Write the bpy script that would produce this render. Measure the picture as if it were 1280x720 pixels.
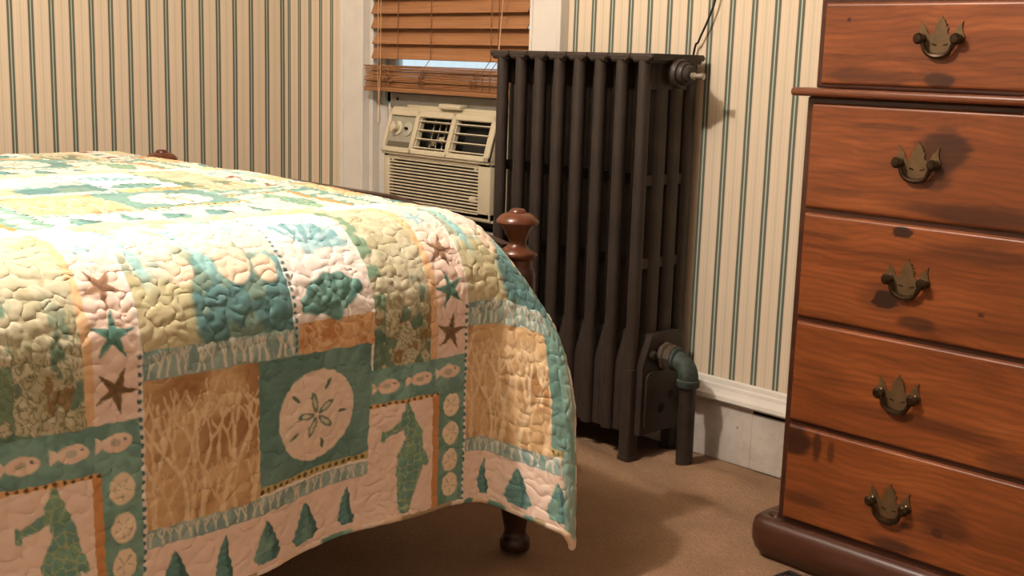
import bpy, bmesh, math, random
import numpy as np
from mathutils import Vector, Matrix

for o in list(bpy.data.objects):
    bpy.data.objects.remove(o, do_unlink=True)
scn = bpy.context.scene
COL = scn.collection
random.seed(4)

# ------------------------------------------------------------------ camera
F, PITCH, ROLL, YAW, HC = 1540.05, 0.183054, 0.0298703, 0.801680, 0.9425
cy, sy = math.cos(YAW), math.sin(YAW)
fwd = Vector((-sy*math.cos(PITCH), cy*math.cos(PITCH), -math.sin(PITCH)))
r0 = Vector((cy, sy, 0)); u0 = r0.cross(fwd)
rr = math.cos(ROLL)*r0 + math.sin(ROLL)*u0
uu = -math.sin(ROLL)*r0 + math.cos(ROLL)*u0
cam_d = bpy.data.cameras.new('camera'); cam = bpy.data.objects.new('camera', cam_d); COL.objects.link(cam)
cam_d.sensor_width = 36; cam_d.lens = F/1280*36; cam_d.clip_start = .02
M = Matrix.Identity(4)
for i in range(3):
    M[i][0], M[i][1], M[i][2] = rr[i], uu[i], -fwd[i]
M[2][3] = HC
cam.matrix_world = M
scn.camera = cam

# ------------------------------------------------------------------ light
wd = bpy.data.worlds.new('world'); scn.world = wd; wd.use_nodes = True
bg = wd.node_tree.nodes['Background']
bg.inputs[0].default_value = (.70, .90, 1, 1); bg.inputs[1].default_value = 1.0
ld = bpy.data.lights.new('ceiling_bulb', 'POINT'); lo = bpy.data.objects.new('ceiling_bulb', ld); COL.objects.link(lo)
lo.location = (-1.83, .46, 2.2); ld.energy = 138; ld.color = (1, .88, .78); ld.shadow_soft_size = .04
vs = scn.view_settings
vs.view_transform = 'Standard'; vs.look = 'None'; vs.gamma = 1; vs.use_curve_mapping = False; vs.exposure = 0.0

# ------------------------------------------------------------------ helpers
def lin(r, g, b):
    f = lambda c: (c/255/12.92) if c <= 10 else ((c/255+.055)/1.055)**2.4
    return (f(r), f(g), f(b), 1)

class NT:
    def __init__(s, name):
        s.m = bpy.data.materials.new(name); s.m.use_nodes = True
        s.t = s.m.node_tree; s.b = s.t.nodes['Principled BSDF']
    def n(s, typ, **k):
        nd = s.t.nodes.new(typ)
        for a, v in k.items(): setattr(nd, a, v)
        return nd
    def l(s, a, b): s.t.links.new(a, b)
    def val(s, sock, v):
        if hasattr(v, 'is_linked'): s.l(v, sock)
        else: sock.default_value = v
    def math(s, op, a, b=None, c=None):
        nd = s.n('ShaderNodeMath', operation=op)
        s.val(nd.inputs[0], a)
        if b is not None: s.val(nd.inputs[1], b)
        if c is not None: s.val(nd.inputs[2], c)
        return nd.outputs[0]
    def coord(s, scale=(1, 1, 1), loc=(0, 0, 0)):
        tc = s.n('ShaderNodeTexCoord'); mp = s.n('ShaderNodeMapping')
        mp.inputs['Scale'].default_value = scale; mp.inputs['Location'].default_value = loc
        s.l(tc.outputs['Object'], mp.inputs[0]); return mp.outputs[0]
    def noise(s, vec, scale, detail=4, rough=.55, dist=0):
        nd = s.n('ShaderNodeTexNoise'); s.l(vec, nd.inputs['Vector'])
        nd.inputs['Scale'].default_value = scale; nd.inputs['Detail'].default_value = detail
        nd.inputs['Roughness'].default_value = rough; nd.inputs['Distortion'].default_value = dist
        return nd.outputs['Fac']
    def ramp(s, fac, stops, interp='LINEAR'):
        nd = s.n('ShaderNodeValToRGB'); nd.color_ramp.interpolation = interp
        e = nd.color_ramp.elements
        while len(e) < len(stops): e.new(.5)
        for i, (p, c) in enumerate(stops): e[i].position = p; e[i].color = c
        s.l(fac, nd.inputs[0]); return nd.outputs[0]
    def mix(s, fac, a, b, bt='MIX'):
        nd = s.n('ShaderNodeMix', data_type='RGBA', blend_type=bt)
        s.val(nd.inputs[0], fac); s.val(nd.inputs[6], a); s.val(nd.inputs[7], b); return nd.outputs[2]
    def bump(s, h, strength=.3, dist=.002):
        nd = s.n('ShaderNodeBump'); nd.inputs['Strength'].default_value = strength; nd.inputs['Distance'].default_value = dist
        s.l(h, nd.inputs['Height']); s.l(nd.outputs[0], s.b.inputs['Normal'])
    def out(s, color, rough=.6, metal=0, spec=None):
        s.val(s.b.inputs['Base Color'], color); s.val(s.b.inputs['Roughness'], rough); s.b.inputs['Metallic'].default_value = metal
        if spec is not None: s.b.inputs['Specular IOR Level'].default_value = spec
        return s.m

def plain(name, c, rough=.5, metal=0, var=.12, scale=30, bump=0, spec=None):
    t = NT(name); f = t.noise(t.coord(), scale, 4)
    lo = tuple(x*(1-var) for x in c[:3])+(1,); hi = tuple(min(1, x*(1+var)) for x in c[:3])+(1,)
    if bump: t.bump(f, bump)
    return t.out(t.ramp(f, [(.3, lo), (.7, hi)]), rough, metal, spec)

def wallpaper(name, axis, phase, pitch):
    t = NT(name)
    tc = t.n('ShaderNodeTexCoord'); sp = t.n('ShaderNodeSeparateXYZ'); t.l(tc.outputs['Object'], sp.inputs[0])
    wob = t.noise(t.coord((1, 1, 1)), 3, 2)
    x = t.math('ADD', sp.outputs[axis], t.math('MULTIPLY', wob, .0025))
    f = t.math('FRACT', t.math('ADD', t.math('DIVIDE', t.math('SUBTRACT', x, phase), pitch), .5))
    d = t.math('ABSOLUTE', t.math('SUBTRACT', f, .5))
    cream = lin(224, 208, 184); pink = lin(224, 201, 176); grey = lin(209, 196, 170)
    dark = lin(76, 84, 74); dk2 = lin(92, 99, 87); line = lin(176, 190, 176)
    c = t.ramp(d, [(0, line), (.024, line), (.036, dark), (.085, dk2), (.128, dark), (.142, grey), (.19, pink), (.30, cream),
                   (.345, grey), (.375, cream), (.43, pink), (.46, grey), (.5, grey)])
    g = t.noise(t.coord((1, 1, 1)), 4, 4)
    c = t.mix(t.math('MULTIPLY', g, .12), c, lin(170, 146, 112))
    gr = t.noise(t.coord(), 900, 2)
    c = t.mix(t.math('MULTIPLY', gr, .09), c, lin(120, 108, 86))
    return t.out(c, .75, 0, .25)

OFF = {}          # world offset already contained in an object's parent chain
def obj(name, bm, mat, parent=None, smooth=None, recalc=True):
    if recalc: bmesh.ops.recalc_face_normals(bm, faces=bm.faces)
    off = OFF.get(parent.name, Vector()) if parent else Vector()
    if off.length: bm.transform(Matrix.Translation(-off))
    me = bpy.data.meshes.new(name); 
    if smooth is not None:
        for f in bm.faces: f.smooth = True
    bm.to_mesh(me); bm.free()
    if smooth is not None and smooth < 3.1:
        me.set_sharp_from_angle(angle=smooth)
    for m in (mat if isinstance(mat, (list, tuple)) else [mat]): me.materials.append(m)
    o = bpy.data.objects.new(name, me); COL.objects.link(o)
    if parent: o.parent = parent; OFF[o.name] = off
    else: OFF[o.name] = Vector()
    return o

def tag(o, label, cat, group=None, kind=None):
    o['label'] = label; o['category'] = cat
    if group: o['group'] = group
    if kind: o['kind'] = kind
    return o

def thing(name, label, cat, loc=(0, 0, 0), group=None):
    o = bpy.data.objects.new(name, None); COL.objects.link(o); o.location = loc; o.empty_display_size = .05
    OFF[o.name] = Vector(loc); return tag(o, label, cat, group)

def struct(name, bm, mat, smooth=None):
    o = obj(name, bm, mat, None, smooth); o['kind'] = 'structure'; return o

def BM(): return bmesh.new()

def box(bm, a, b, bev=0, seg=2, mi=0):
    a = Vector(a); b = Vector(b)
    r = bmesh.ops.create_cube(bm, size=1)
    for v in r['verts']:
        v.co = Vector(((a[i]+b[i])/2 + v.co[i]*(b[i]-a[i]) for i in range(3)))
    fs = set(f for v in r['verts'] for f in v.link_faces)
    for f in fs: f.material_index = mi
    if bev:
        es = list({e for f in fs for e in f.edges})
        rb = bmesh.ops.bevel(bm, geom=es, offset=bev, segments=seg, affect='EDGES', profile=.5)
        for f in rb['faces']: f.material_index = mi
    return r['verts']

def fbox(bm, o, e1, e2, n, a, b, c, bev=0, mi=0):
    """box in a local frame"""
    t = BM(); box(t, (a[0], b[0], c[0]), (a[1], b[1], c[1]), bev, 2, mi)
    m = Matrix.Identity(4)
    for i in range(3): m[i][0], m[i][1], m[i][2], m[i][3] = e1[i], e2[i], n[i], o[i]
    t.transform(m); merge(bm, t)

def merge(bm, t):
    me = bpy.data.meshes.new('tmp'); t.to_mesh(me); t.free(); bm.from_mesh(me); bpy.data.meshes.remove(me)

def tube(bm, pts, rad, seg=12, cap=True, mi=0):
    pts = [Vector(p) for p in pts]; n = len(pts)
    rads = rad if isinstance(rad, (list, tuple)) else [rad]*n
    rings = []; up = None
    for i, p in enumerate(pts):
        d = (pts[min(i+1, n-1)]-pts[max(i-1, 0)]).normalized()
        if up is None: up = d.orthogonal().normalized()
        up = (up - d*up.dot(d)).normalized(); s = d.cross(up)
        rings.append([bm.verts.new(p+rads[i]*(math.cos(t)*up+math.sin(t)*s)) for t in (2*math.pi*k/seg for k in range(seg))])
    for i in range(n-1):
        for k in range(seg):
            f = bm.faces.new((rings[i][k], rings[i][(k+1) % seg], rings[i+1][(k+1) % seg], rings[i+1][k])); f.material_index = mi
    if cap:
        for q in (rings[0][::-1], rings[-1]):
            f = bm.faces.new(q); f.material_index = mi

def lathe(bm, prof, o=(0, 0, 0), axis='Z', seg=28, mi=0):
    """prof: (radius, height) pairs"""
    o = Vector(o)
    if axis == 'Z': e1, e2, e3 = Vector((1, 0, 0)), Vector((0, 1, 0)), Vector((0, 0, 1))
    elif axis == 'X': e1, e2, e3 = Vector((0, 1, 0)), Vector((0, 0, 1)), Vector((1, 0, 0))
    else: e1, e2, e3 = Vector((1, 0, 0)), Vector((0, 0, 1)), Vector((0, -1, 0))
    lathe_f(bm, prof, o, e1, e2, e3, seg, mi)
def lathe_f(bm, prof, o, e1, e2, e3, seg=28, mi=0):
    rings = []
    for r, h in prof:
        r = max(r, 1e-4)
        rings.append([bm.verts.new(o+e3*h+r*(math.cos(t)*e1+math.sin(t)*e2)) for t in (2*math.pi*k/seg for k in range(seg))])
    for i in range(len(rings)-1):
        for k in range(seg):
            f = bm.faces.new((rings[i][k], rings[i][(k+1) % seg], rings[i+1][(k+1) % seg], rings[i+1][k])); f.material_index = mi
    for q in (rings[0][::-1], rings[-1]):
        f = bm.faces.new(q); f.material_index = mi

def prism(bm, poly, o, e1, e2, n, h, bev=0, mi=0):
    """poly (2-D) in the e1,e2 plane at o, extruded along n by h"""
    o, e1, e2, n = Vector(o), Vector(e1), Vector(e2), Vector(n)
    t = BM()
    a = [t.verts.new(o+e1*x+e2*y) for x, y in poly]; b = [t.verts.new(v.co+n*h) for v in a]
    k = len(poly); t.faces.new(a[::-1]); top = t.faces.new(b)
    for i in range(k): t.faces.new((a[i], a[(i+1) % k], b[(i+1) % k], b[i]))
    if bev: bmesh.ops.bevel(t, geom=list(top.edges), offset=bev, segments=2, affect='EDGES')
    for f in t.faces: f.material_index = mi
    merge(bm, t)

def rrect(x0, x1, y0, y1, r, k=5):
    out = []
    for cx, cyy, a0 in ((x1-r, y1-r, 0), (x0+r, y1-r, 90), (x0+r, y0+r, 180), (x1-r, y0+r, 270)):
        for i in range(k+1):
            a = math.radians(a0+90*i/k); out.append((cx+r*math.cos(a), cyy+r*math.sin(a)))
    return out

EX, EY, EZ = Vector((1, 0, 0)), Vector((0, 1, 0)), Vector((0, 0, 1))

# ---- numpy noise
def h2(i, j, seed=0):
    n = (i*374761393 + j*668265263 + seed*974711) & 0xffffffff
    n = ((n ^ (n >> 13))*1274126177) & 0xffffffff
    return ((n ^ (n >> 16)) & 0xffff)/65535.0
def vnoise(x, y, seed=0):
    i = np.floor(x).astype(np.int64); j = np.floor(y).astype(np.int64); a = x-i; b = y-j
    a = a*a*(3-2*a); b = b*b*(3-2*b)
    return (h2(i, j, seed)*(1-a)+h2(i+1, j, seed)*a)*(1-b)+(h2(i, j+1, seed)*(1-a)+h2(i+1, j+1, seed)*a)*b
def fbm(x, y, seed=0, o=3):
    s = 0; w = .5
    for k in range(o): s = s+w*vnoise(x*2**k, y*2**k, seed+k*7); w /= 2
    return s/(1-.5**o)
def sstep(a, b, x):
    q = np.clip((x-a)/(b-a), 0, 1); return q*q*(3-2*q)
def worley(x, y, seed=0):
    i0 = np.floor(x).astype(np.int64); j0 = np.floor(y).astype(np.int64)
    f1 = np.full(x.shape, 9.); f2 = np.full(x.shape, 9.)
    for di in (-1, 0, 1):
        for dj in (-1, 0, 1):
            i = i0+di; j = j0+dj
            d = np.hypot(i+.15+.7*h2(i, j, seed)-x, j+.15+.7*h2(i, j, seed+5)-y)
            f2 = np.where(d < f1, f1, np.minimum(f2, d)); f1 = np.minimum(f1, d)
    return f1, f2

def grid_obj(name, P, mat, parent=None, attrs=None, smooth=True):
    """P: (n,m,3) array of points -> quad grid mesh. attrs: colour (n,m,3) or scalar (n,m) point attributes"""
    n, m, _ = P.shape
    off = np.array(OFF.get(parent.name, Vector())) if parent else np.zeros(3)
    idx = np.arange(n*m).reshape(n, m)
    q = np.stack([idx[:-1, :-1], idx[1:, :-1], idx[1:, 1:], idx[:-1, 1:]], -1).reshape(-1, 4)
    me = bpy.data.meshes.new(name)
    me.vertices.add(n*m); me.vertices.foreach_set('co', (P.reshape(-1, 3)-off).astype(np.float32).ravel())
    me.loops.add(q.size); me.loops.foreach_set('vertex_index', q.ravel().astype(np.int32))
    me.polygons.add(len(q)); me.polygons.foreach_set('loop_start', np.arange(0, q.size, 4, dtype=np.int32))
    me.polygons.foreach_set('use_smooth', np.full(len(q), smooth))
    me.update(calc_edges=True); me.validate()
    for k, v in (attrs or {}).items():
        if v.ndim == 3:
            a = me.attributes.new(k, 'FLOAT_COLOR', 'POINT')
            a.data.foreach_set('color', np.concatenate([v.reshape(-1, 3), np.ones((n*m, 1))], 1).astype(np.float32).ravel())
        else:
            a = me.attributes.new(k, 'FLOAT', 'POINT'); a.data.foreach_set('value', v.astype(np.float32).ravel())
    me.materials.append(mat)
    o = bpy.data.objects.new(name, me); COL.objects.link(o)
    if parent: o.parent = parent; OFF[o.name] = Vector(off)
    else: OFF[o.name] = Vector()
    return o

# ------------------------------------------------------------------ materials
white_paint = plain('white_paint', lin(214, 208, 198), .45, 0, .05, 12, .08)
scuffed = None
t = NT('scuffed_white'); f = t.noise(t.coord(), 9, 6, .7); g = t.noise(t.coord((1, 1, 1)), 55, 3)
c = t.ramp(f, [(.35, lin(172, 164, 154)), (.6, lin(202, 194, 184))])
c = t.mix(t.ramp(g, [(.70, (0, 0, 0, 1)), (.76, (1, 1, 1, 1))]), c, lin(140, 124, 108))
t.bump(f, .3); scuffed = t.out(c, .6)
black_gap = plain('dark_gap', lin(18, 14, 11), .9)
radiator_paint = NT('radiator_paint'); t = radiator_paint
f = t.noise(t.coord(), 18, 5); g = t.noise(t.coord(), 160, 3)
t.bump(g, .25, .001)
radiator_paint = t.out(t.ramp(f, [(.3, lin(42, 34, 29)), (.7, lin(56, 46, 39))]), t.math('ADD', .36, t.math('MULTIPLY', g, .25)), 0, .4)
pipe_paint = plain('pipe_paint', lin(50, 42, 37), .45, .2, .3, 40, .2)
t = NT('verdigris'); f = t.noise(t.coord(), 45, 5)
verdigris = t.out(t.ramp(f, [(.35, lin(44, 46, 42)), (.65, lin(66, 82, 74))]), .7, .1)
old_brass = plain('old_brass', lin(84, 72, 60), .5, .2, .25, 60)
silver = plain('valve_metal', lin(170, 160, 146), .35, .7, .15, 60)
ac_plastic = plain('ac_plastic', lin(196, 184, 156), .5, 0, .05, 20)
ac_grey = plain('ac_grey', lin(150, 146, 128), .5, 0, .06, 20)
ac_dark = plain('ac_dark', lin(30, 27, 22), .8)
ac_vane = plain('ac_vane', lin(196, 186, 160), .45, 0, .05)
ac_rail = plain('ac_rail_grey', lin(128, 124, 114), .45, .2, .06)
cord_black = plain('cord_black', lin(14, 12, 11), .4)
string_mat = plain('blind_string', lin(190, 150, 108), .8); ladder_mat = plain('ladder_string', lin(110, 72, 44), .8)

t = NT('blind_wood'); f = t.noise(t.coord((2, 60, 60)), 2.2, 5, .6, .4)
blind_wood = t.out(t.ramp(f, [(.3, lin(136, 92, 58)), (.55, lin(152, 105, 68)), (.75, lin(166, 119, 80))]), .42, 0, .4)

def wood(name, a, b, c_, axis='x', stain=False, rough=.36):
    t = NT(name)
    sc = {'x': (1.3, 14, 14), 'z': (14, 14, 1.3)}[axis]
    v = t.coord(sc)
    n1 = t.noise(v, 2.2, 6, .62, 1.2); n2 = t.noise(t.coord(tuple(q*6 for q in sc)), 2.5, 3, .6)
    big = t.noise(t.coord((2.2, 5, 5)), 1.6, 3)
    col = t.ramp(n1, [(.28, a), (.5, b), (.72, c_)])
    col = t.mix(t.math('MULTIPLY', n2, .5), col, a)
    if stain:
        wv = t.n('ShaderNodeTexWave', wave_type='BANDS', bands_direction='Z'); t.l(t.coord((.55, 1, 1)), wv.inputs['Vector'])
        wv.inputs['Scale'].default_value = 26; wv.inputs['Distortion'].default_value = 16; wv.inputs['Detail'].default_value = 2; wv.inputs['Detail Scale'].default_value = .35
        col = t.mix(t.ramp(wv.outputs['Fac'], [(.45, (0, 0, 0, 1)), (.95, (.26, .26, .26, 1))]), col, lin(78, 36, 16))
    col = t.mix(t.ramp(big, [(.45, (0, 0, 0, 1)), (.75, (.6, .6, .6, 1))]), col, a)
    if stain:
        at = t.n('ShaderNodeAttribute', attribute_name='stain')
        col = t.mix(at.outputs['Fac'], col, lin(38, 20, 14))
    t.bump(n2, .08, .001)
    t.b.inputs['Coat Weight'].default_value = .22; t.b.inputs['Coat Roughness'].default_value = .28
    return t.out(col, rough, 0, .32)
pine = wood('stained_pine', lin(84, 44, 24), lin(114, 62, 34), lin(136, 77, 43), 'x', False, .38)
pine_stain = wood('stained_pine_front', lin(94, 48, 22), lin(138, 75, 35), lin(166, 95, 46), 'x', True, .42)
pine_dark = wood('stained_pine_edge', lin(54, 29, 19), lin(76, 42, 27), lin(92, 53, 34))
maple = wood('turned_maple', lin(70, 36, 21), lin(96, 51, 30), lin(114, 64, 38), 'z', False, .28)
bed_dark = wood('bed_wood', lin(40, 23, 16), lin(54, 31, 21), lin(66, 38, 26))
mattress_mat = plain('mattress_ticking', lin(214, 206, 192), .9)

# ------------------------------------------------------------------ the room
XL, YW, XR, YF, ZC = -3.61, 2.39, .95, -1.5, 2.42
wp_left = wallpaper('wallpaper_left', 1, 1.459, .0614)
wp_back = wallpaper('wallpaper_back', 0, -2.257, .0621)
wp_back2 = wallpaper('wallpaper_corner', 0, -3.585, .0607)
ceil_m = plain('ceiling_paint', lin(228, 222, 210), .8, 0, .03, 6)

bm = BM(); box(bm, (XL-.12, YF-.12, 0), (XL, YW+.12, ZC)); struct('wall_left', bm, wp_left)
WX0, WX1, WZ0, WZ1 = -3.14, -2.405, .455, 1.78
bm = BM()
box(bm, (XL, YW, 0), (WX0, YW+.12, ZC), mi=1); box(bm, (WX1, YW, 0), (XR, YW+.12, ZC))
box(bm, (WX0, YW, 0), (WX1, YW+.12, WZ0)); box(bm, (WX0, YW, WZ1), (WX1, YW+.12, ZC))
struct('wall_back', bm, [wp_back, wp_back2])
bm = BM(); box(bm, (XR, YF-.12, 0), (XR+.12, YW+.12, ZC)); struct('wall_right', bm, white_paint)
bm = BM(); box(bm, (XL, YF-.12, 0), (XR, YF, ZC)); struct('wall_front', bm, white_paint)
bm = BM(); box(bm, (XL-.12, YF-.12, ZC), (XR+.12, YW+.12, ZC+.1)); struct('ceiling', bm, ceil_m)

# carpet: a gently lumpy sheet, rucked up around the radiator and its pipe
t = NT('carpet_pile'); v = t.coord()
a = t.noise(v, 260, 3, .7); b = t.noise(v, 7, 4, .6); c2 = t.noise(v, 55, 3, .6)
col = t.ramp(b, [(.3, lin(148, 118, 92)), (.7, lin(170, 138, 110))])
col = t.mix(t.ramp(a, [(.35, (.55, .55, .55, 1)), (.65, (0, 0, 0, 1))]), col, lin(106, 80, 60))
col = t.mix(t.math('MULTIPLY', c2, .25), col, lin(132, 102, 82))
hh = t.math('ADD', a, t.math('MULTIPLY', c2, .8)); t.bump(hh, .7, .006)
carpet = t.out(col, .95, 0, .1)
def carpet_h(x, y):
    h = .009*(fbm(x*6+3, y*6, 3)-.5)+.010*(fbm(x*14, y*14+2, 5)-.4)*np.exp(-(((x+1.75)/.45)**2+((y-2.2)/.16)**2))
    h = h+.030*np.exp(-(((x+2.02)/.13)**2+((y-2.13)/.06)**2))+.012*np.exp(-(((x+1.80)/.06)**2+((y-2.10)/.05)**2))
    h = h+.024*np.exp(-(((x+1.62)/.09)**2+((y-2.24)/.06)**2))+.014*np.exp(-(((x+1.80)/.05)**2+((y-2.30)/.05)**2))+.012*np.exp(-(((x+1.58)/.16)**2+((y-2.06)/.05)**2))
    h = h+.010*np.exp(-(((x+1.40)/.06)**2+((y-1.98)/.07)**2))
    return h-.003
gx = np.concatenate([np.linspace(XL, -2.6, 22)[:-1], np.linspace(-2.6, -.7, 240), np.linspace(-.7, XR, 40)[1:]])
gy = np.concatenate([np.linspace(YF, .9, 60)[:-1], np.linspace(.9, YW, 200)])
GX, GY = np.meshgrid(gx, gy, indexing='ij')
fl = grid_obj('floor', np.stack([GX, GY, carpet_h(GX, GY)], -1), carpet); fl['kind'] = 'structure'

# baseboard of the window wall: scuffed board, moulded cap with an opened joint near the dresser
bm = BM()
for x0, x1 in ((XL, WX0-.1), (WX0-.1, -1.62), (-1.62, XR)):
    box(bm, (x0, 2.372, 0), (x1, YW, .1445 if x1 < -1.5 else .1365), .002)
struct('baseboard_back', bm, scuffed)
bm = BM()
prof = [(2.39, .149), (2.358, .149), (2.354, .154), (2.356, .163), (2.366, .168), (2.371, .176), (2.373, .184), (2.379, .187), (2.381, .196), (2.386, .199), (2.39, .199)]
prism(bm, prof, (XL, 0, 0), EY, EZ, EX, XR-XL); struct('trim_1', bm, white_paint)
bm = BM(); box(bm, (XL, 2.376, .130), (XR, YW, .150)); struct('trim_2', bm, black_gap)
bm = BM(); box(bm, (XL, YF, 0), (XL+.018, 2.37, .15), .003); box(bm, (XL, YF, .15), (XL+.03, 2.35, .198), .008); struct('baseboard_left', bm, white_paint)

# window: casing boards, jambs, stool, two sashes and their glass
bm = BM()
for x0, x1, s in ((-3.245, WX0, -1), (WX1, -2.295, 1)):
    box(bm, (x0, 2.366, .40), (x1, YW, 1.90), .003)
    xo = x0 if s < 0 else x1
    box(bm, (xo-.010 if s < 0 else xo-.004, 2.358, .40), (xo+.004 if s < 0 else xo+.010, YW, 1.90), .003)
    xi = x1 if s < 0 else x0
    box(bm, (xi-.012 if s < 0 else xi, 2.362, .455), (xi if s < 0 else xi+.010, 2.372, 1.80), .003)
box(bm, (-3.25, 2.366, 1.80), (-2.29, YW, 1.90), .003)
struct('trim_3', bm, white_paint)
bm = BM(); box(bm, (-3.27, 2.325, .425), (-2.27, YW+.10, .455), .006); box(bm, (-3.22, 2.370, .335), (-2.32, YW, .425), .003)
struct('trim_4', bm, white_paint)
bm = BM()
box(bm, (WX0, YW, WZ0), (WX0+.018, YW+.12, WZ1)); box(bm, (WX1-.012, YW, WZ0), (WX1, YW+.12, WZ1)); box(bm, (WX0, YW, WZ1-.018), (WX1, YW+.12, WZ1))
xa, xb = WX0+.018, WX1-.012
for x in (xa, xb-.014): box(bm, (x, 2.425, WZ0), (x+.014, 2.440, WZ1-.018), .002)     # stop beads
def sash(y, z0, z1):
    w = .045
    box(bm, (xa, y, z0), (xa+w, y+.03, z1), .003); box(bm, (xb-w, y, z0), (xb, y+.03, z1), .003)
    box(bm, (xa, y, z0), (xb, y+.03, z0+w), .003); box(bm, (xa, y, z1-w), (xb, y+.03, z1), .003)
sash(2.441, .80, 1.44); sash(2.475, 1.12, 1.762)
win = struct('window_1', bm, white_paint)
t = NT('window_glass'); t.b.inputs['Transmission Weight'].default_value = 1; t.b.inputs['IOR'].default_value = 1.45
glass = t.out((1, 1, 1, 1), .0)
bm = BM(); box(bm, (xa+.045, 2.454, .845), (xb-.045, 2.458, 1.395)); box(bm, (xa+.045, 2.488, 1.165), (xb-.045, 2.492, 1.717))
obj('pane', bm, glass, win)

# ------------------------------------------------------------------ window blind
bl = thing('window_blind', 'brown wooden slatted blind half drawn over the window above the air conditioner', 'blind', (-2.76, 2.40, .83))
bx0, bx1 = -3.116, -2.424
z = 1.069; zs = [1.069, 1.025, .978, .934]
while z < 1.66: z += .0445; zs.append(z)
for i, z in enumerate(zs):
    tl = random.uniform(-.004, .004)
    o = Vector((bx0+random.uniform(-.004, .004), 2.380, z)); top = Vector((0, .024+tl, .0435)); e2 = top.normalized(); n = EX.cross(e2)
    bm = BM(); t2 = BM()
    prism(t2, [(0, 0), (.0555, 0), (.0555, .0028), (.028, .0045), (0, .0028)], (0, 0, 0), e2, n, EX, bx1-bx0); merge(bm, t2)
    skew = random.uniform(-.002, .003)
    for v in bm.verts: v.co.z += skew*v.co.x
    bm.transform(Matrix.Translation(o)); obj('slat', bm, blind_wood, bl)
z = .8505
k = 0
while z < .9155:
    bm = BM(); dx = random.uniform(-.005, .005); dy = random.uniform(-.004, .004)
    box(bm, (-3.112+dx, 2.351+dy, z), (-2.43+dx, 2.401+dy, z+.0034), .0008, 1)
    sk = random.uniform(-.002, .002)
    for v in bm.verts: v.co.z += sk*(v.co.x+2.77)
    obj('slat', bm, blind_wood, bl); z += .0044
bm = BM(); box(bm, (-3.116, 2.349, .836), (-2.428, 2.403, .8495), .003); obj('bottom_rail', bm, blind_wood, bl)
bm = BM(); box(bm, (-3.118, 2.394, 1.70), (-2.42, 2.424, 1.755), .003); obj('headrail', bm, blind_wood, bl)
for x in (-2.985, -2.83, -2.57, -2.54):
    bm = BM()
    tube(bm, [(x, 2.378, 1.71), (x, 2.3775, 1.0), (x, 2.3775, .938), (x-.006, 2.365, .918), (x, 2.349, .905), (x, 2.347, .85)], .0011, 6)
    obj('ladder_string', bm, ladder_mat, bl)
for k in range(7):                     # slack loops of string bunched in front of the stack
    for x in (-2.99, -2.83, -2.60):
        bm = BM(); zz = .862+.0065*k; q = random.uniform(-.012, .012)
        tube(bm, [(x+q-.012, 2.349, zz), (x+q-.004, 2.342, zz-.004), (x+q+.006, 2.341, zz+.002), (x+q+.014, 2.349, zz+.004)], .0011, 5)
        obj('string_loop', bm, ladder_mat, bl)
for x in (-3.037, -3.024):
    bm = BM(); tube(bm, [(x, 2.346, 1.71), (x, 2.343, 1.2), (x+.001, 2.342, .90), (-3.028, 2.341, .79)], .0013, 6); obj('lift_cord', bm, string_mat, bl)
bm = BM(); tube(bm, [(-2.50, 2.366, 1.71), (-2.503, 2.364, 1.2), (-2.505, 2.343, .90)], .0016, 6); obj('lift_cord', bm, string_mat, bl)
bm = BM(); lathe(bm, [(.002, .79), (.0035, .785), (.005, .770), (.006, .750), (.005, .740), (.001, .738)], (-3.028, 2.341, 0)); obj('tassel', bm, plain('tassel_wood', lin(190, 172, 148), .5), bl, 1)

# ------------------------------------------------------------------ air conditioner
ac = thing('air_conditioner', 'small beige window air conditioner with louvred grille under the blind', 'air conditioner', (-2.75, 2.45, .455))
ax0, ax1 = -2.992, -2.512
bm = BM()
prism(bm, [(2.62, .487), (2.350, .487), (2.338, .492), (2.334, .500), (2.334, .512), (2.352, .512), (2.352, .650), (2.43, .655), (2.43, .785), (2.372, .786), (2.372, .793), (2.62, .793)], (ax0, 0, 0), EY, EZ, EX, ax1-ax0)
# raised rim around the grille
for a_, b_ in (((ax0, .500), (ax0+.028, .655)), ((ax1-.052, .500), (ax1, .655)), ((ax0, .642), (ax1, .655)), ((ax0, .492), (ax1, .512))):
    box(bm, (a_[0], 2.334, a_[1]), (b_[0], 2.354, b_[1]), .004)
box(bm, (ax0+.07, 2.366, .785), (ax1, 2.40, .801), .003)
box(bm, (-2.76, 2.350, .795), (-2.665, 2.385, .811), .005)
obj('housing', bm, ac_plastic, ac, .6)
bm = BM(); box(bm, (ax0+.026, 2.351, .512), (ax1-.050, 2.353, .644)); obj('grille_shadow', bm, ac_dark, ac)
bm = BM(); g0, g1 = ax0+.026, ax1-.050; z = .514
for k in range(14):
    t2 = BM(); box(t2, (g0, 2.3355, 0), (g1, 2.3405, .0046), .001, 1); t2.transform(Matrix.Translation((0, 0, z+k*.0095))); merge(bm, t2)
box(bm, (-2.60, 2.334, .540), (-2.573, 2.350, .558), .004)          # filter tab
for x in (g0+.012, g1-.020): box(bm, (x, 2.335, .630), (x+.010, 2.351, .640), .002)
obj('grille', bm, ac_plastic, ac)
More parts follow.
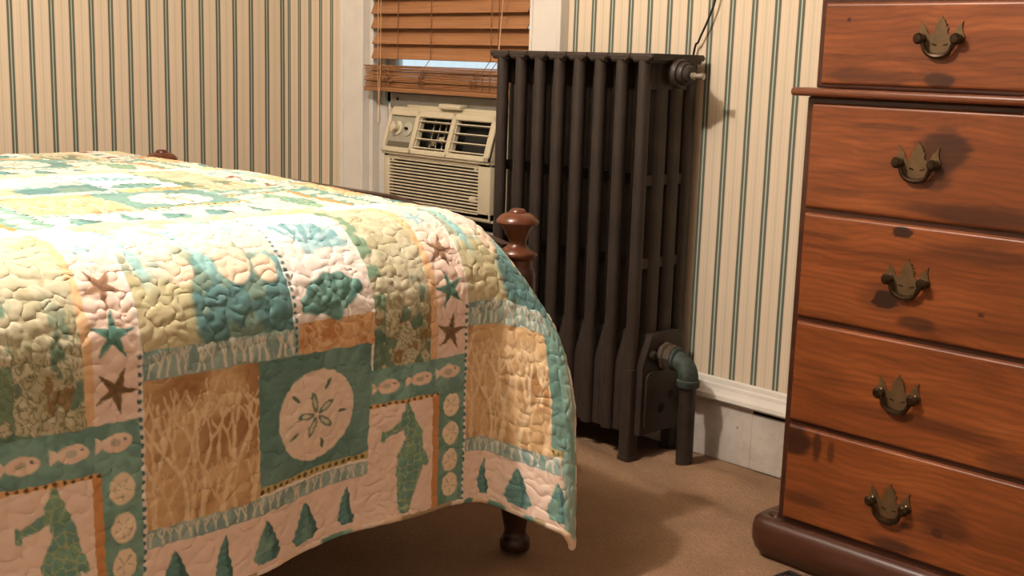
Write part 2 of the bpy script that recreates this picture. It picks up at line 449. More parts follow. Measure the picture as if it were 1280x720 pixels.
# slanted upper face
fo = Vector((ax0, 2.322, .660)); fe2 = Vector((0, .038, .125)); FH = fe2.length; fe2.normalize(); fn = EX.cross(fe2)   # outward
FW = ax1-ax0
bm = BM()
C0 = (-.012, .002)
fbox(bm, fo, EX, fe2, fn, (0, FW), (0, .016), C0, .003); fbox(bm, fo, EX, fe2, fn, (0, FW), (FH-.018, FH), C0, .003)
sp = [(0, .014), (.128, .146), (.292, .308), (FW-.020, FW)]
for p0, p1 in sp: fbox(bm, fo, EX, fe2, fn, (p0, p1), (0, FH), C0, .003)
box(bm, (ax0, 2.326, .652), (ax1, 2.43, .664), .003); box(bm, (ax0+.002, 2.364, .780), (ax1-.002, 2.43, .792), .003)
prism(bm, [(2.43, .655), (2.326, .660), (2.364, .786), (2.43, .786)], (ax0, 0, 0), EY, EZ, EX, .008); prism(bm, [(2.43, .655), (2.326, .660), (2.364, .786), (2.43, .786)], (ax1-.008, 0, 0), EY, EZ, EX, .008)
obj('front_bezel', bm, ac_plastic, ac)
bm = BM(); fbox(bm, fo, EX, fe2, fn, (.012, .130), (.014, FH-.016), (-.010, -.006)); cp = obj('control_panel', bm, ac_grey, ac)
bm = BM(); fbox(bm, fo, EX, fe2, fn, (.018, .126), (.018, .034), (-.006, -.004), .001); obj('control_label', bm, plain('label_strip', lin(96, 88, 72), .5), cp)
bm = BM()
lathe_f(bm, [(.022, -.006), (.022, -.002), (.020, -.001), (.012, -.001), (.0115, .016), (.010, .018)], fo+EX*.050+fe2*.074, EX, fe2, fn, 24)
fbox(bm, fo+EX*.050+fe2*.074, EX, fe2, fn, (-.0035, .0035), (-.017, .017), (.004, .020), .002)
obj('knob', bm, ac_vane, cp, .6)
bm = BM(); lathe_f(bm, [(.022, -.006), (.022, -.003), (.0205, -.002), (.001, -.002)], fo+EX*.098+fe2*.074, EX, fe2, fn, 24)
obj('dial', bm, plain('dial_grey', lin(172, 168, 150), .45), cp, .6)
bm = BM(); lathe_f(bm, [(.0042, -.003), (.0042, .008), (.001, .008)], fo+EX*.098+fe2*.074, EX, fe2, fn, 12); obj('shaft', bm, ac_dark, cp, .6)
for v0, v1, full in ((.146, .292, True), (.308, FW-.020, False)):
    bm = BM()
    fbox(bm, fo, EX, fe2, fn, (v0-.003, v1+.003), (.012, FH-.014), (-.052, -.050))
    for a_ in ((v0-.003, v0), (v1, v1+.003)): fbox(bm, fo, EX, fe2, fn, a_, (.012, FH-.014), (-.052, -.006))
    for b_ in ((.012, .016), (FH-.018, FH-.014)): fbox(bm, fo, EX, fe2, fn, (v0, v1), b_, (-.052, -.006))
    vt = obj('vent', bm, ac_dark, ac)
    bm = BM()
    for k in range(4):
        y0 = .020+k*.0265
        fbox(bm, fo, EX, fe2, fn, (v0, v1), (y0, y0+.0035), (-.018, .0005), .0008)
    for x in (v0+.002, v1-.007): fbox(bm, fo, EX, fe2, fn, (x, x+.004), (.016, FH-.018), (-.018, -.004))
    obj('vane', bm, ac_vane, vt)
    if full:
        bm = BM()
        for k in range(4): 
            e = (EX*.7+fn*.7).normalized(); nn = e.cross(fe2)
            fbox(bm, fo+EX*(v0+.028+k*.028)+fe2*.018-fn*.042, e, fe2, nn, (0, .026), (0, .095-.012*(k % 2)), (0, .002))
        for k in range(3): fbox(bm, fo+EX*(v0+.04+k*.035), EX, fe2, fn, (0, .022), (.035+.012*(k % 2), .055+.01*k), (-.036, -.026), .003)
        obj('deflector', bm, plain('deflector_plastic', lin(176, 164, 138), .5), vt)
bm = BM(); box(bm, (-3.030, 2.386, .790), (xb, 2.432, .834), .003); mr = obj('mounting_rail', bm, ac_rail, ac)
bm = BM(); lathe(bm, [(.0045, 0), (.0045, .002), (.001, .003)], (-2.992, 2.3855, .815), 'Y', 12); obj('screw', bm, ac_dark, mr)
bm = BM()
for k in range(12):
    x = xa+k*.0095
    prism(bm, [(0, 0), (.005, .010), (.0095, 0), (.0095, .002), (.005, .012), (0, .002)], (x, 2.426, WZ0), EX, -EY, EZ, .34)
    if k > 7: break
box(bm, (-3.045, 2.392, .456), (-3.028, 2.43, .80), .003)
obj('side_curtain', bm, white_paint, ac)
bm = BM(); box(bm, (ax1+.002, 2.42, .456), (xb, 2.434, .79), .003); obj('side_curtain', bm, white_paint, ac)
bm = BM(); box(bm, (ax0+.02, 2.42, .456), (ax1-.02, 2.60, .488), .003); obj('base_pan', bm, ac_dark, ac)

# ------------------------------------------------------------------ radiator
RX0, PITCHR, RY0, RY1, RZT = -2.318, .0672, 2.174, 2.368, .966
rad = thing('radiator', 'tall dark brown cast iron column radiator standing against the striped window wall', 'radiator', (-2.08, 2.27, 0))
def section(legs=False):
    bm = BM()
    yc = [2.1895, 2.244, 2.2985, 2.3525]
    for y in yc[:1]: lathe(bm, [(.0155, .069), (.0155, .955)], (0, y, 0), 'Z', 18)
    for y in yc[1:]: prism(bm, rrect(-.0165, .0165, -.0225, .0225 if y < 2.34 else .0155, .014, 4), (0, y, .2), EX, EY, EZ, .75)
    def ring(z0, z1, w, r):     # block rounded in the Y-Z plane
        prism(bm, rrect(RY0, RY1, z0, z1, r, 6), (-w/2, 0, 0), EY, EZ, EX, w, .003)
    ring(.951, RZT, .0668, .0072); ring(.944, RZT-.002, .050, .009)
    prism(bm, rrect(RY0+.015, RY1-.006, .885, RZT-.004, .015, 5), (-.010, 0, 0), EY, EZ, EX, .020)
    prism(bm, rrect(RY0+.012, RY1-.006, .664, .688, .006, 3), (-.009, 0, 0), EY, EZ, EX, .018); prism(bm, rrect(RY0+.012, RY1-.006, .468, .492, .006, 3), (-.009, 0, 0), EY, EZ, EX, .018)
    sk = [(RY0+.019, .068), (RY0+.019, .236), (RY0+.050, .312), (RY1-.045, .312), (RY1-.011, .236), (RY1-.011, .068)]
    prism(bm, sk, (-.0333, 0, 0), EY, EZ, EX, .0666)
    if legs:
        for y in (RY0+.018, RY1-.018):
            prism(bm, rrect(-.0165, .0165, -.020, .020, .008, 3), (0, y, .003), EX, EY, EZ, .225)
            prism(bm, rrect(-.0185, .0185, -.022, .022, .008, 3), (0, y, .002), EX, EY, EZ, .012)
    # hubs joining the sections
    for z in (.925, .256): lathe(bm, [(.026, -.0336), (.026, .0336)], (0, 2.271, z), 'X', 20)
    return bm
s0 = obj('section', section(False), radiator_paint, rad, .5); s0.location = Vector((RX0+PITCHR, 0, 0))

for k in range(2, 7):
    c_ = s0.copy(); COL.objects.link(c_); c_.parent = rad; c_.location = (RX0+k*PITCHR, 0, 0)
for k in (0, 7):
    se = obj('section', section(True), radiator_paint, rad, .5); se.location = (RX0+k*PITCHR, 0, 0)
xe = RX0+7*PITCHR          # last section
bm = BM(); lathe(bm, [(.034, .030), (.034, .040), (.031, .045), (.026, .045), (.026, .054), (.0235, .058), (.020, .058), (.020, .068), (.017, .072), (.010, .072)], (xe, 2.271, .922), 'X', 28)
obj('plug', bm, radiator_paint, rad, .6)
bm = BM(); lathe(bm, [(.0085, .070), (.0085, .078), (.006, .080), (.006, .094), (.0075, .095), (.0075, .104), (.004, .106)], (xe, 2.271, .918), 'X', 14); obj('air_valve', bm, silver, rad, .6)
bm = BM()
prism(bm, rrect(2.205, RY1-.004, .075, .222, .02, 5), (xe+.033, 0, 0), EY, EZ, EX, .006)
for y, z, r in ((2.262, .128, .012), (2.298, .158, .009)): lathe(bm, [(r, .039), (r, .0402)], (xe, y, z), 'X', 16, mi=1)
lathe(bm, [(.011, .028), (.011, .040), (.007, .044)], (xe, 2.226, .262), 'X', 10)
obj('end_plate', bm, [radiator_paint, black_gap], rad, .6)



# supply pipe with elbow
pp = thing('radiator_pipe', 'dark iron supply pipe with greenish elbow running from radiator end down to carpet', 'pipe', (-1.737, 2.27, 0))
px_, py_, pz_ = -1.737, 2.270, .250
bm = BM(); lathe(bm, [(.030, .0), (.034, .003), (.034, .013), (.028, .016), (.028, .026), (.031, .028), (.031, .036), (.024, .039)], (xe+.0345, py_, .256), 'X', 8); obj('union_nut', bm, old_brass, pp, .5)
bm = BM()
R_ = .036; pts = [(xe+.068, py_, pz_+.004)]
for k in range(9):
    a_ = math.pi/2*k/8; pts.append((px_-R_+R_*math.sin(a_), py_, pz_-R_+R_*math.cos(a_)))
pts.append((px_, py_, .205))
tube(bm, pts, [.024]*len(pts), 20)
lathe(bm, [(.0255, .194), (.0275, .196), (.0275, .210), (.025, .212)], (px_, py_, 0), 'Z', 20)
lathe(bm, [(.0275, 0), (.0285, .003), (.0285, .012), (.025, .014)], (xe+.066, py_, pz_+.004), 'X', 20)
obj('elbow', bm, verdigris, pp, .8)
bm = BM(); tube(bm, [(px_, py_, .206), (px_, py_, .12), (px_+.001, py_, -.004)], .0205, 20); obj('riser', bm, pipe_paint, pp, .8)

# black cord rising behind the radiator
bm = BM()
def cr(P0, n=8):
    P0 = [Vector(p) for p in P0]; out = []
    Q = [P0[0]]+P0+[P0[-1]]
    for i in range(1, len(Q)-2):
        for k in range(n):
            t_ = k/n; a_, b_, c_, d_ = Q[i-1:i+3]
            out.append(.5*((2*b_)+(c_-a_)*t_+(2*a_-5*b_+4*c_-d_)*t_*t_+(3*b_-a_-3*c_+d_)*t_**3))
    return out+[P0[-1]]
tube(bm, cr([(-1.93, 2.380, .20), (-1.90, 2.380, .62), (-1.862, 2.378, .95), (-1.843, 2.375, 1.0), (-1.818, 2.372, 1.046), (-1.800, 2.372, 1.092), (-1.792, 2.374, 1.15), (-1.80, 2.380, 1.34), (-1.80, 2.386, 1.5)]), .0027, 8)
tag(obj('cord', bm, cord_black, None, 1), 'thin black cord rising up the striped wallpaper from behind the radiator', 'cord')

# ------------------------------------------------------------------ dresser
DX0, DX1, DY, DYB = -1.275, -.415, 1.97, 2.385
dr = thing('dresser', 'tall reddish stained pine chest of drawers with brass bail handles', 'dresser', ((DX0+DX1)/2, 2.18, 0))
bm = BM()
box(bm, (DX0, DY+.004, .070), (DX1, DYB, .893), .004); obj('carcass', bm, pine_dark, dr)
bm = BM(); box(bm, (DX0-.022, DY-.022, .8935), (DX1+.022, DYB, .9085), .006, 3); obj('waist_moulding', bm, pine, dr, .9)
bm = BM(); box(bm, (DX0+.013, DY+.008, .909), (DX1-.015, DYB, 1.37), .004); obj('upper_carcass', bm, pine_dark, dr)
bm = BM(); box(bm, (DX0-.012, DY-.018, 1.37), (DX1+.012, DYB, 1.395), .008, 3); obj('top', bm, pine, dr, .9)
# base: rounded moulding on bracket feet
bm = BM()
sec = [(0, .0), (0, .066), (-.004, .074), (-.014, .081), (-.026, .082), (-.036, .074), (-.041, .060), (-.041, .034), (-.034, .016), (-.024, .006), (-.022, 0)]
prism(bm, [(y, z) for y, z in sec], (DX0-.008, DY+.006, .0), EY, EZ, EX, DX1-DX0+.016)
for x, s in ((DX0-.008, 1), (DX1+.008, -1)):
    prism(bm, [(y*s, z) for y, z in sec], (x, DY+.006, 0), EX, EZ, EY, DYB-DY-.006)
    lathe(bm, [(max(-y, .0), z) for y, z in sec[1:]], (x, DY+.006, 0), 'Z', 32)
obj('base_moulding', bm, pine_dark, dr, 1.0)

plate = [(.0, .038), (.0028, .0315), (.0070, .0305), (.0050, .0265), (.0105, .0250), (.0075, .0205), (.0140, .0185), (.0105, .0140), (.0120, .0075), (.0185, .0050), (.0235, .0090), (.0265, .0180),
         (.0320, .0225), (.0385, .0300), (.0360, .0190), (.0390, .0100), (.0430, .0040), (.0410, -.0060), (.0330, -.0085), (.0260, -.0080), (.0240, -.0160), (.0170, -.0225), (.0080, -.0255), (0, -.0260)]
plate = plate+[(-x, y) for x, y in plate[-2:0:-1]]
plate_m = plain('dull_brass', lin(104, 82, 54), .45, .5, .2, 40)
bail_m = plain('dark_brass', lin(62, 46, 30), .3, .75, .2, 60)
def handle_mesh(cx, y, cz, sag):
    bm = BM()
    prism(bm, plate, (cx, y, cz), EX, EZ, -EY, .0018, .0005)
    for s in (-1, 1):
        lathe(bm, [(.0085, .001), (.0085, .004), (.006, .006), (.006, .009), (.009, .011), (.0098, .015), (.006, .0195), (.001, .020)], (cx+s*.033, y, cz+.000), 'Y', 16, mi=1)
    pts = []
    for k in range(17):
        a_ = math.pi*k/16; x = -.031*math.cos(a_)*(1 if k not in (0, 16) else 1.03); pts.append((cx+x*(.82 if 0 < k < 16 else 1.0), y-.011+.004*math.sin(a_), cz-(.030+sag)*math.sin(a_)**.55))
    tube(bm, pts, [.0030+.0019*math.sin(math.pi*k/16) for k in range(17)], 8, mi=1)
    for s in (-1, 1): tube(bm, [(cx+s*.006, y-.002, cz-.0105), (cx+s*.014, y-.0025, cz-.0085)], .0011, 5, mi=1)
    return bm

# drawer fronts: a fine grid with a chamfered lip; dark smudges and knots belong to each board
def smudge(X, Z, L, seed):
    s = np.zeros_like(X)
    n = fbm(X*30, Z*60, seed)-.5; st = fbm(X*8, Z*160, seed+3)-.5
    for (x, z, rx, rz, a_, hard) in L:
        d = np.sqrt(((X-x)/rx)**2+((Z-z)/rz)**2)+n*.5+st*.35
        s = np.maximum(s, a_*sstep(1+.5*(1-hard), 1-.5*(1-hard), d))
    return s
def drawer(x0, x1, z0, z1, hx, hz, L, y, seed, left=True):
    dx = .0035
    xs = np.arange(x0, x1+1e-6, (x1-x0)/round((x1-x0)/dx)); nz = round((z1-z0)/dx); zs_ = np.linspace(z0, z1, nz+1)
    for q in (.0015, .003, .005, .007):
        xs = np.append(xs, [x0+q, x1-q]); zs_ = np.append(zs_, [z0+q, z1-q])
    xs = np.unique(np.round(xs, 5)); zs_ = np.unique(np.round(zs_, 5))
    X, Z = np.meshgrid(xs, zs_, indexing='ij')
    e = np.minimum(np.minimum(X-x0, x1-X), np.minimum(Z-z0, z1-Z))
    Y = y+.007*(1-np.sqrt(np.clip(1-(1-np.clip(e/.007, 0, 1))**2, 0, 1)))
    P = np.stack([X, Y, Z], -1)
    # skirt back to the carcass
    st = smudge(X, Z, L, seed)
    Pp = np.pad(P, ((1, 1), (1, 1), (0, 0)), mode='edge'); Pp[0, :, 1] = Pp[-1, :, 1] = y+.022; Pp[:, 0, 1] = Pp[:, -1, 1] = y+.022
    stp = np.pad(st, 1, mode='edge')
    d = grid_obj('drawer', Pp, pine_stain, dr, {'stain': stp})
    for (cx, s) in ((hx, 0), (x0+x1-hx, 0)):
        h = obj('handle', handle_mesh(cx, y-.0005, hz, random.uniform(-.001, .002)), [plate_m, bail_m], d, .7)
        h['label'] = 'brass bail handle with spiked backplate'
    return d
DF = 1.9665
lo_x0, lo_x1 = DX0+.014, DX1-.014
drawer(lo_x0, lo_x1, .690, .882, -1.042, .788, [(-1.00, .812, .045, .040, .75, .6), (-1.01, .765, .03, .02, .6, .5), (-.90, .71, .14, .018, .55, .3), (-1.10, .846, .07, .006, .45, .4), (-1.19, .725, .05, .008, .35, .2)], DF, 1)
drawer(lo_x0, lo_x1, .485, .681, -1.042, .584, [(-1.082, .545, .026, .018, .95, .85), (-1.085, .545, .05, .03, .4, .2), (-1.02, .512, .035, .012, .7, .3), (-1.06, .668, .020, .010, .9, .9), (-.93, .645, .11, .013, .5, .3), (-1.22, .643, .05, .006, .5, .5), (-.905, .545, .006, .004, .8, .6)], DF, 2)
drawer(lo_x0, lo_x1, .283, .476, -1.040, .378, [(-.93, .34, .10, .016, .35, .2), (-.82, .30, .06, .02, .5, .3), (-1.20, .39, .06, .02, .2, .1)], DF, 3)
drawer(lo_x0, lo_x1, .086, .274, -1.038, .176, [(-1.243, .243, .036, .030, .85, .4), (-1.195, .245, .010, .026, .75, .5), (-1.165, .243, .008, .022, .6, .4), (-1.22, .135, .04, .014, .5, .2), (-.935, .165, .045, .03, .55, .2), (-.945, .15, .012, .010, .8, .6), (-1.005, .145, .010, .006, .7, .5), (-1.03, .10, .05, .012, .7, .4)], DF, 4)
drawer(DX0+.024, DX1-.024, .9155, 1.060, -1.024, .998, [(-1.02, .929, .03, .012, .8, .7), (-1.14, .932, .11, .013, .45, .6), (-1.2, 1.03, .003, .003, .9, .6), (-.95, .975, .2, .006, .25, .2), (-1.15, .965, .09, .006, .25, .2)], DF+.006, 5)
drawer(DX0+.024, DX1-.024, 1.068, 1.205, -1.024, 1.14, [(-1.1, 1.08, .1, .008, .4, .3)], DF+.006, 6)
drawer(DX0+.024, DX1-.024, 1.213, 1.36, -1.024, 1.285, [(-1.1, 1.25, .06, .01, .4, .3)], DF+.006, 7)

# flat item half tucked by the dresser foot
tr = thing('tray', 'flat black rimmed pale tray lying on the carpet at the foot of the dresser', 'tray', (-1.12, 1.87, 0))
t0 = Vector((-1.196, 1.905, .0)); te1 = Vector((.98, -.12, 0)).normalized(); te2 = Vector((-.12, -.98, 0)).normalized()
bm = BM()
for a_, b_ in (((0, .17), (0, .009)), ((0, .17), (.101, .11)), ((0, .009), (0, .11)), ((.161, .17), (0, .11))): fbox(bm, t0, te1, te2, EZ, a_, b_, (.001, .016), .002)
obj('rim', bm, plain('black_rim', lin(22, 18, 17), .4), tr)
bm = BM(); fbox(bm, t0, te1, te2, EZ, (.006, .164), (.006, .104), (.001, .009)); obj('panel', bm, plain('pale_panel', lin(200, 190, 178), .5), tr)

# ------------------------------------------------------------------ bed
BPX = -1.636; BPY = 1.602
bed = thing('bed', 'old wooden bed with turned posts topped by mushroom finials, beside the radiator', 'bed', (-2.33, .6, 0))
def post(x, y, dz=0, lean=0):
    def lean_(bm):
        for v in bm.verts: v.co.x += (v.co.z-.30)*lean; v.co.z += dz*min(1, v.co.z/.4)
    bm = BM(); lathe(bm, [(.022, .002), (.029, .004), (.030, .012), (.029, .024), (.024, .029), (.0215, .036), (.0215, .044), (.024, .058), (.028, .082), (.032, .12), (.032, .40), (.030, .41), (.034, .43), (.034, .545), (.0325, .556), (.029, .560)], (x, y, 0), 'Z', 32)
    lean_(bm); p = obj('footpost', bm, bed_dark, bed, .7)
    bm = BM(); lathe(bm, [(.0285, .560), (.0285, .573), (.036, .5795), (.0375, .584), (.036, .588), (.026, .595), (.018, .601), (.0165, .606), (.018, .612), (.023, .622), (.028, .632), (.031, .638), (.031, .6395), (.039, .6405), (.041, .644), (.040, .648), (.034, .655), (.025, .660), (.0165, .662), (.0155, .6655), (.011, .669), (.001, .670)], (x, y, 0), 'Z', 32)
    lean_(bm); obj('finial', bm, maple, p, .7)
post(-1.634, BPY, 0, -.030); post(-3.006, BPY, .012)
bm = BM()
n = 40
poly = []
for k in range(n+1):
    u_ = k/n; x = -2.978+u_*(-1.674+2.978); poly.append((x, .598+.058*min(1, math.sin(math.pi*u_)*1.35)))
poly += [(-1.674, .36), (-2.978, .36)]
prism(bm, poly, (0, BPY+.012, 0), EX, EZ, -EY, .024, .003); obj('footboard', bm, bed_dark, bed, .6)
bm = BM(); box(bm, (-1.668, -.45, .22), (-1.642, BPY-.02, .34), .004); obj('side_rail', bm, bed_dark, bed)
bm = BM(); box(bm, (-3.010, -.45, .22), (-2.984, BPY-.02, .34), .004); obj('side_rail', bm, bed_dark, bed)
bm = BM(); box(bm, (-3.01, -.475, .25), (-1.64, -.45, .95), .01); obj('headboard', bm, bed_dark, bed)
for x in (BPX, -3.012):
    bm = BM(); lathe(bm, [(.03, .002), (.034, .10), (.034, 1.0), (.02, 1.02), (.001, 1.03)], (x, -.465, 0)); obj('headpost', bm, bed_dark, bed, .7)
for y in (-.3, .1, .5, .9, 1.3):
    bm = BM(); box(bm, (-2.985, y, .24), (-1.667, y+.08, .262), .002); obj('slat', bm, bed_dark, bed)
bm = BM(); box(bm, (-2.965, -.44, .262), (-1.705, 1.43, .640), .05, 4)
tag(obj('mattress', bm, mattress_mat, None, .9), 'white mattress lying under the patchwork quilt', 'mattress')

# ------------------------------------------------------------------ quilt
S_END, S_C, T_END, T_FAR = 1.643, 1.44, .597, -1.68
def surf(s, t):
    R = .15; XE = -1.70; ZT = .665; L = R*np.pi/2
    th = np.clip(t/R, 0, np.pi/2)
    x = XE+np.where(t < 0, t, R*np.sin(th)*.9); z = ZT-np.where(t < 0, 0, R*(1-np.cos(th)))
    d = np.maximum(t-L, 0); x = x-d*.012; z = z-d*.999
    z = z+.012*np.clip(-t/.5, 0, 1)
    far = np.maximum(-t-1.27, 0); tf = np.clip(far/.06, 0, np.pi/2); df = np.maximum(far-.06*np.pi/2, 0)
    x = np.where(t < -1.27, XE-1.27-.06*np.sin(tf), x); z = np.where(t < -1.27, z-.06*(1-np.cos(tf))-df, z)
    e = np.maximum(s-S_C, 0)
    r = .10; te = np.clip(e/r, 0, np.pi/2); de = np.maximum(e-r*np.pi/2, 0)
    yt = np.where(e > 0, S_C+r*np.sin(te), s); zt = z-np.where(e > 0, r*(1-np.cos(te))+de, 0)
    w = sstep(-.05, .42, t)
    # at the corner the skirt stands out around the post like a flared flap
    f = np.maximum(s-1.435, 0); f = np.where(f < .06, f*f/.12, f-.03)
    k = .28*sstep(.06, .36, t)+1.32*t
    tip = np.maximum(s-1.565, 0)      # the free edge curls back
    xf = x+k*(1.04*f-9*tip*tip); yf = s-k*.46*f
    zf = z-.30*f*sstep(.1, .6, t)-.022*sstep(S_END-.05, S_END, s)*sstep(.52, .6, t)
    hang = sstep(.22, .6, t)
    xf = xf+hang*(.010*np.sin(s*9.5+.6)+.006*np.sin(s*21))*sstep(1.5,1.3,s)
    zf = zf+hang*(-.016*sstep(1.15, .85, s)+.014*sstep(1.0, 1.25, s)*(1-sstep(1.36, 1.5, s)))
    return np.stack([(1-w)*x+w*xf, (1-w)*yt+w*yf, (1-w)*zt+w*zf], -1)

def C3(r, g, b): return np.array(lin(r, g, b)[:3])
CREAM, TAN, TAND, OLIVE, ORANGE, PALEB, YEL, DTEAL = (C3(240, 231, 224), C3(214, 180, 136), C3(170, 128, 86), C3(204, 199, 172),
    C3(228, 190, 148), C3(174, 206, 212), C3(238, 224, 184), C3(74, 106, 108))

def quilt_color(s, t):
    s = np.where(s > 1.455, 1.455+(s-1.455)*1.16, s); hem_s = 1.455+(S_END-1.455)*1.16
    a = np.mod(s-.793, .612); b = np.where(t > -.10, t, np.mod(t+.10, .69)-.10); tile = np.floor((s-.793)/.612).astype(np.int64)
    n1 = fbm(s*40, t*40, 11); n2 = fbm(s*120, t*120, 21); n3 = fbm(s*14, t*14, 31)
    col = np.broadcast_to(CREAM, s.shape+(3,)).copy()
    def put(m, c, k=1.0):
        m = (np.clip(m, 0, 1)*k)[..., None]; col[...] = col*(1-m)+m*c
    def R(a0, a1, b0, b1): return ((a >= a0) & (a < a1) & (b >= b0) & (b < b1)).astype(float)
    def aa(d, w=.0016): return np.clip(.5-d/w, 0, 1)
    def veins(sa, sb, thr, seed, warp=.5):
        w1 = fbm(s*sa*.55, t*sb*.9, seed+40)*3.2*warp*2; w2 = fbm(s*sa*.55+5, t*sb*.9, seed+41)*3.2*warp*2
        v1 = np.abs(np.sin(np.pi*(s*sa*.9+t*sb*.5+w1))); v2 = np.abs(np.sin(np.pi*(s*sa*.8-t*sb*.55+w2+.3)))
        return np.maximum(aa(v1-thr*4, .22), aa(v2-thr*4, .22))
    def coral(a0, a1, b0, b1, n, w, c, seed, height):
        """branching coral standing on b0, tips reaching b1 (smaller b)"""
        rg = random.Random(seed); m0 = R(a0, a1, b1, b0) > 0; ai, bi = a[m0], b[m0]
        if not len(ai): return
        dd = np.full(ai.shape, 9.)
        def seg(p, q, r0, r1):
            nonlocal dd
            k = (ai > min(p[0], q[0])-.006) & (ai < max(p[0], q[0])+.006) & (bi > min(p[1], q[1])-.006) & (bi < max(p[1], q[1])+.006)
            if not k.any(): return
            px, py = ai[k]-p[0], bi[k]-p[1]; dx, dy = q[0]-p[0], q[1]-p[1]
            h = np.clip((px*dx+py*dy)/(dx*dx+dy*dy+1e-12), 0, 1)
            dd[k] = np.minimum(dd[k], np.hypot(px-dx*h, py-dy*h)-(r0+(r1-r0)*h))
        def grow(p, ang, ln, r, lev):
            q = p
            for _ in range(3):
                ang2 = ang+rg.uniform(-.22, .22); nq = (q[0]+math.sin(ang2)*ln/3, q[1]-math.cos(ang2)*ln/3); seg(q, nq, r, r*.95); q = nq; r *= .95; ang = ang2*.8
            if lev:
                for sg in (-1, 1): grow(q, ang*.5+sg*rg.uniform(.28, .62), ln*rg.uniform(.6, .85), r*.86, lev-1)
        for i in range(n):
            grow((a0+(a1-a0)*(i+rg.uniform(.25, .75))/n, b0), rg.uniform(-.15, .15), height*.30, w, 3 if height > .06 else 2)
        mm = np.zeros(a.shape); mm[m0] = np.clip(.5-dd/.0016, 0, 1); put(mm, c, .9)
    def cap(p, q, r0, r1):
        px, py = a-p[0], b-p[1]; dx, dy = q[0]-p[0], q[1]-p[1]
        h = np.clip((px*dx+py*dy)/(dx*dx+dy*dy+1e-9), 0, 1)
        return np.hypot(px-dx*h, py-dy*h)-(r0+(r1-r0)*h)
    def mottled(m, c0, c1, n, lo=.4, hi=.62):
        put(m, c0); put(m*sstep(lo, hi, n), c1)
    # base blocks -------------------------------------------------
    mottled(R(0, .403, .478, .505)+R(0, .262, .225, .266), C3(162, 186, 180), C3(134, 164, 160), n1)
    lace = R(0, .403, .478, .505)+R(0, .262, .225, .266)
    coral(0, .403, .503, .478, 26, .0019, C3(232, 226, 210), 3, .036); coral(0, .262, .264, .224, 17, .0021, C3(234, 228, 212), 5, .055)
    tan = R(0, .19, .266, .478); mottled(tan, TAN, TAND, n3, .42, .75); put(tan*sstep(.5, .7, n1), TAND, .5)
    coral(0, .19, .478, .262, 5, .0042, C3(234, 212, 176), 8, .23); coral(0, .19, .40, .262, 6, .0032, C3(230, 204, 164), 9, .13); coral(.0, .19, .478, .36, 7, .0030, C3(228, 200, 158), 12, .10)
    dol = R(.19, .403, .266, .466); mottled(dol, C3(118, 156, 148), C3(100, 138, 132), n3, .45, .7)
    # underwater scene
    sc = R(0, .253, -.05, .225)
    put(sc, C3(232, 224, 204))
    nb = fbm(s*16, t*16, 52)-.5; deep = sstep(.085, .12, b+nb*.16)
    put(sc*deep, C3(112, 158, 156)); put(sc*sstep(.14, .165, b+nb*.14), C3(92, 132, 132)); put(sc*sstep(.58, .62, fbm(s*34, t*22+4, 57)), C3(128, 150, 132), .7)
    put(sc*sstep(.105, .085, a+nb*.06)*sstep(.10, .12, b+nb*.1), C3(196, 190, 152)); put(sc*sstep(.075, .05, a)*sstep(.155, .175, b), C3(198, 186, 150), .8)
    for pa, pw, lean in ((.012, .016, .1), (.098, .026, .25), (.190, .024, .3)):
        put(sc*aa(np.abs(a-pa-lean*(b+.03))-pw*.5+.01*nb, .004)*sstep(.16, .10, b), C3(150, 198, 198), .9)
    for (pa, pb, r_, cs) in ((.060, .045, .034, 0), (.150, .050, .036, 0), (.225, .062, .028, 0), (.085, .112, .022, 1), (.175, .112, .030, 1), (.225, .125, .022, 1)):
        d = np.hypot(a-pa, (b-pb)*.85)-r_; m = sc*aa(d+.012*nb, .004); put(m, (C3(240, 226, 212), C3(236, 214, 190))[cs])
        if not cs: put(m*np.maximum(aa(np.abs(np.mod((a-pa)*70+(b-pb)*40, 1)-.5)-.07, .08), aa(np.abs(np.mod((b-pb)*90-(a-pa)*30, 1)-.5)-.07, .08)), C3(190, 172, 160), .55)
    # scallops
    put(R(.253, .262, -.05, .265)*aa(np.hypot(np.mod(b, .0115)-.0055, a-.2575)-.0032), DTEAL)
    oc = R(.262, .408, .218, .266); mottled(oc, C3(222, 178, 128), C3(196, 140, 88), n1); put(oc*veins(50, 50, .06, 14), C3(236, 206, 170), .8)
    for (pa, pb, c0, c1, r_, rot) in ((.332, .068, PALEB, C3(110, 158, 166), .050, .5), (.329, .178, C3(122, 164, 156), C3(78, 120, 110), .043, -.2)):
        x, y = a-pa, b-pb; xr = x*math.cos(rot)+y*math.sin(rot); yr = -x*math.sin(rot)+y*math.cos(rot)
        an = np.arctan2(xr, -(yr-.038)); rad_ = np.hypot(xr, yr-.038)
        d = np.maximum(rad_-r_*1.62*(1+.035*np.cos(an*13)), (np.abs(an)-(1.02 if r_ > .045 else 1.2))*.04)
        d = np.minimum(d, np.hypot(xr/1.5, yr-.034)-.009)
        m = R(.262, .408, -.05, .225)*aa(d, .003); put(m, c0); put(m*aa(np.cos(an*15)-.1, .6)*sstep(.01, .03, rad_), c1, .8); put(m*sstep(.56, .66, n1), c1, .5)
    # plants
    pl = R(.408, .533, -.05, .316); put(pl, OLIVE); put(pl*sstep(.5, .68, n1), C3(174, 168, 134), .7)
    put(R(.408, .432, -.05, .316)*sstep(.38, .5, n1+.1*np.sin(b*30)), C3(112, 148, 124), .9)
    bush = veins(92, 40, .06, 17, .8)*sstep(.12, .24, b+.12*(n3-.5)); put(pl*bush, C3(118, 122, 84), .85)
    put(pl*sstep(.60, .66, fbm(s*34, t*22, 61))*sstep(.1, .2, b), C3(88, 124, 106), .85)
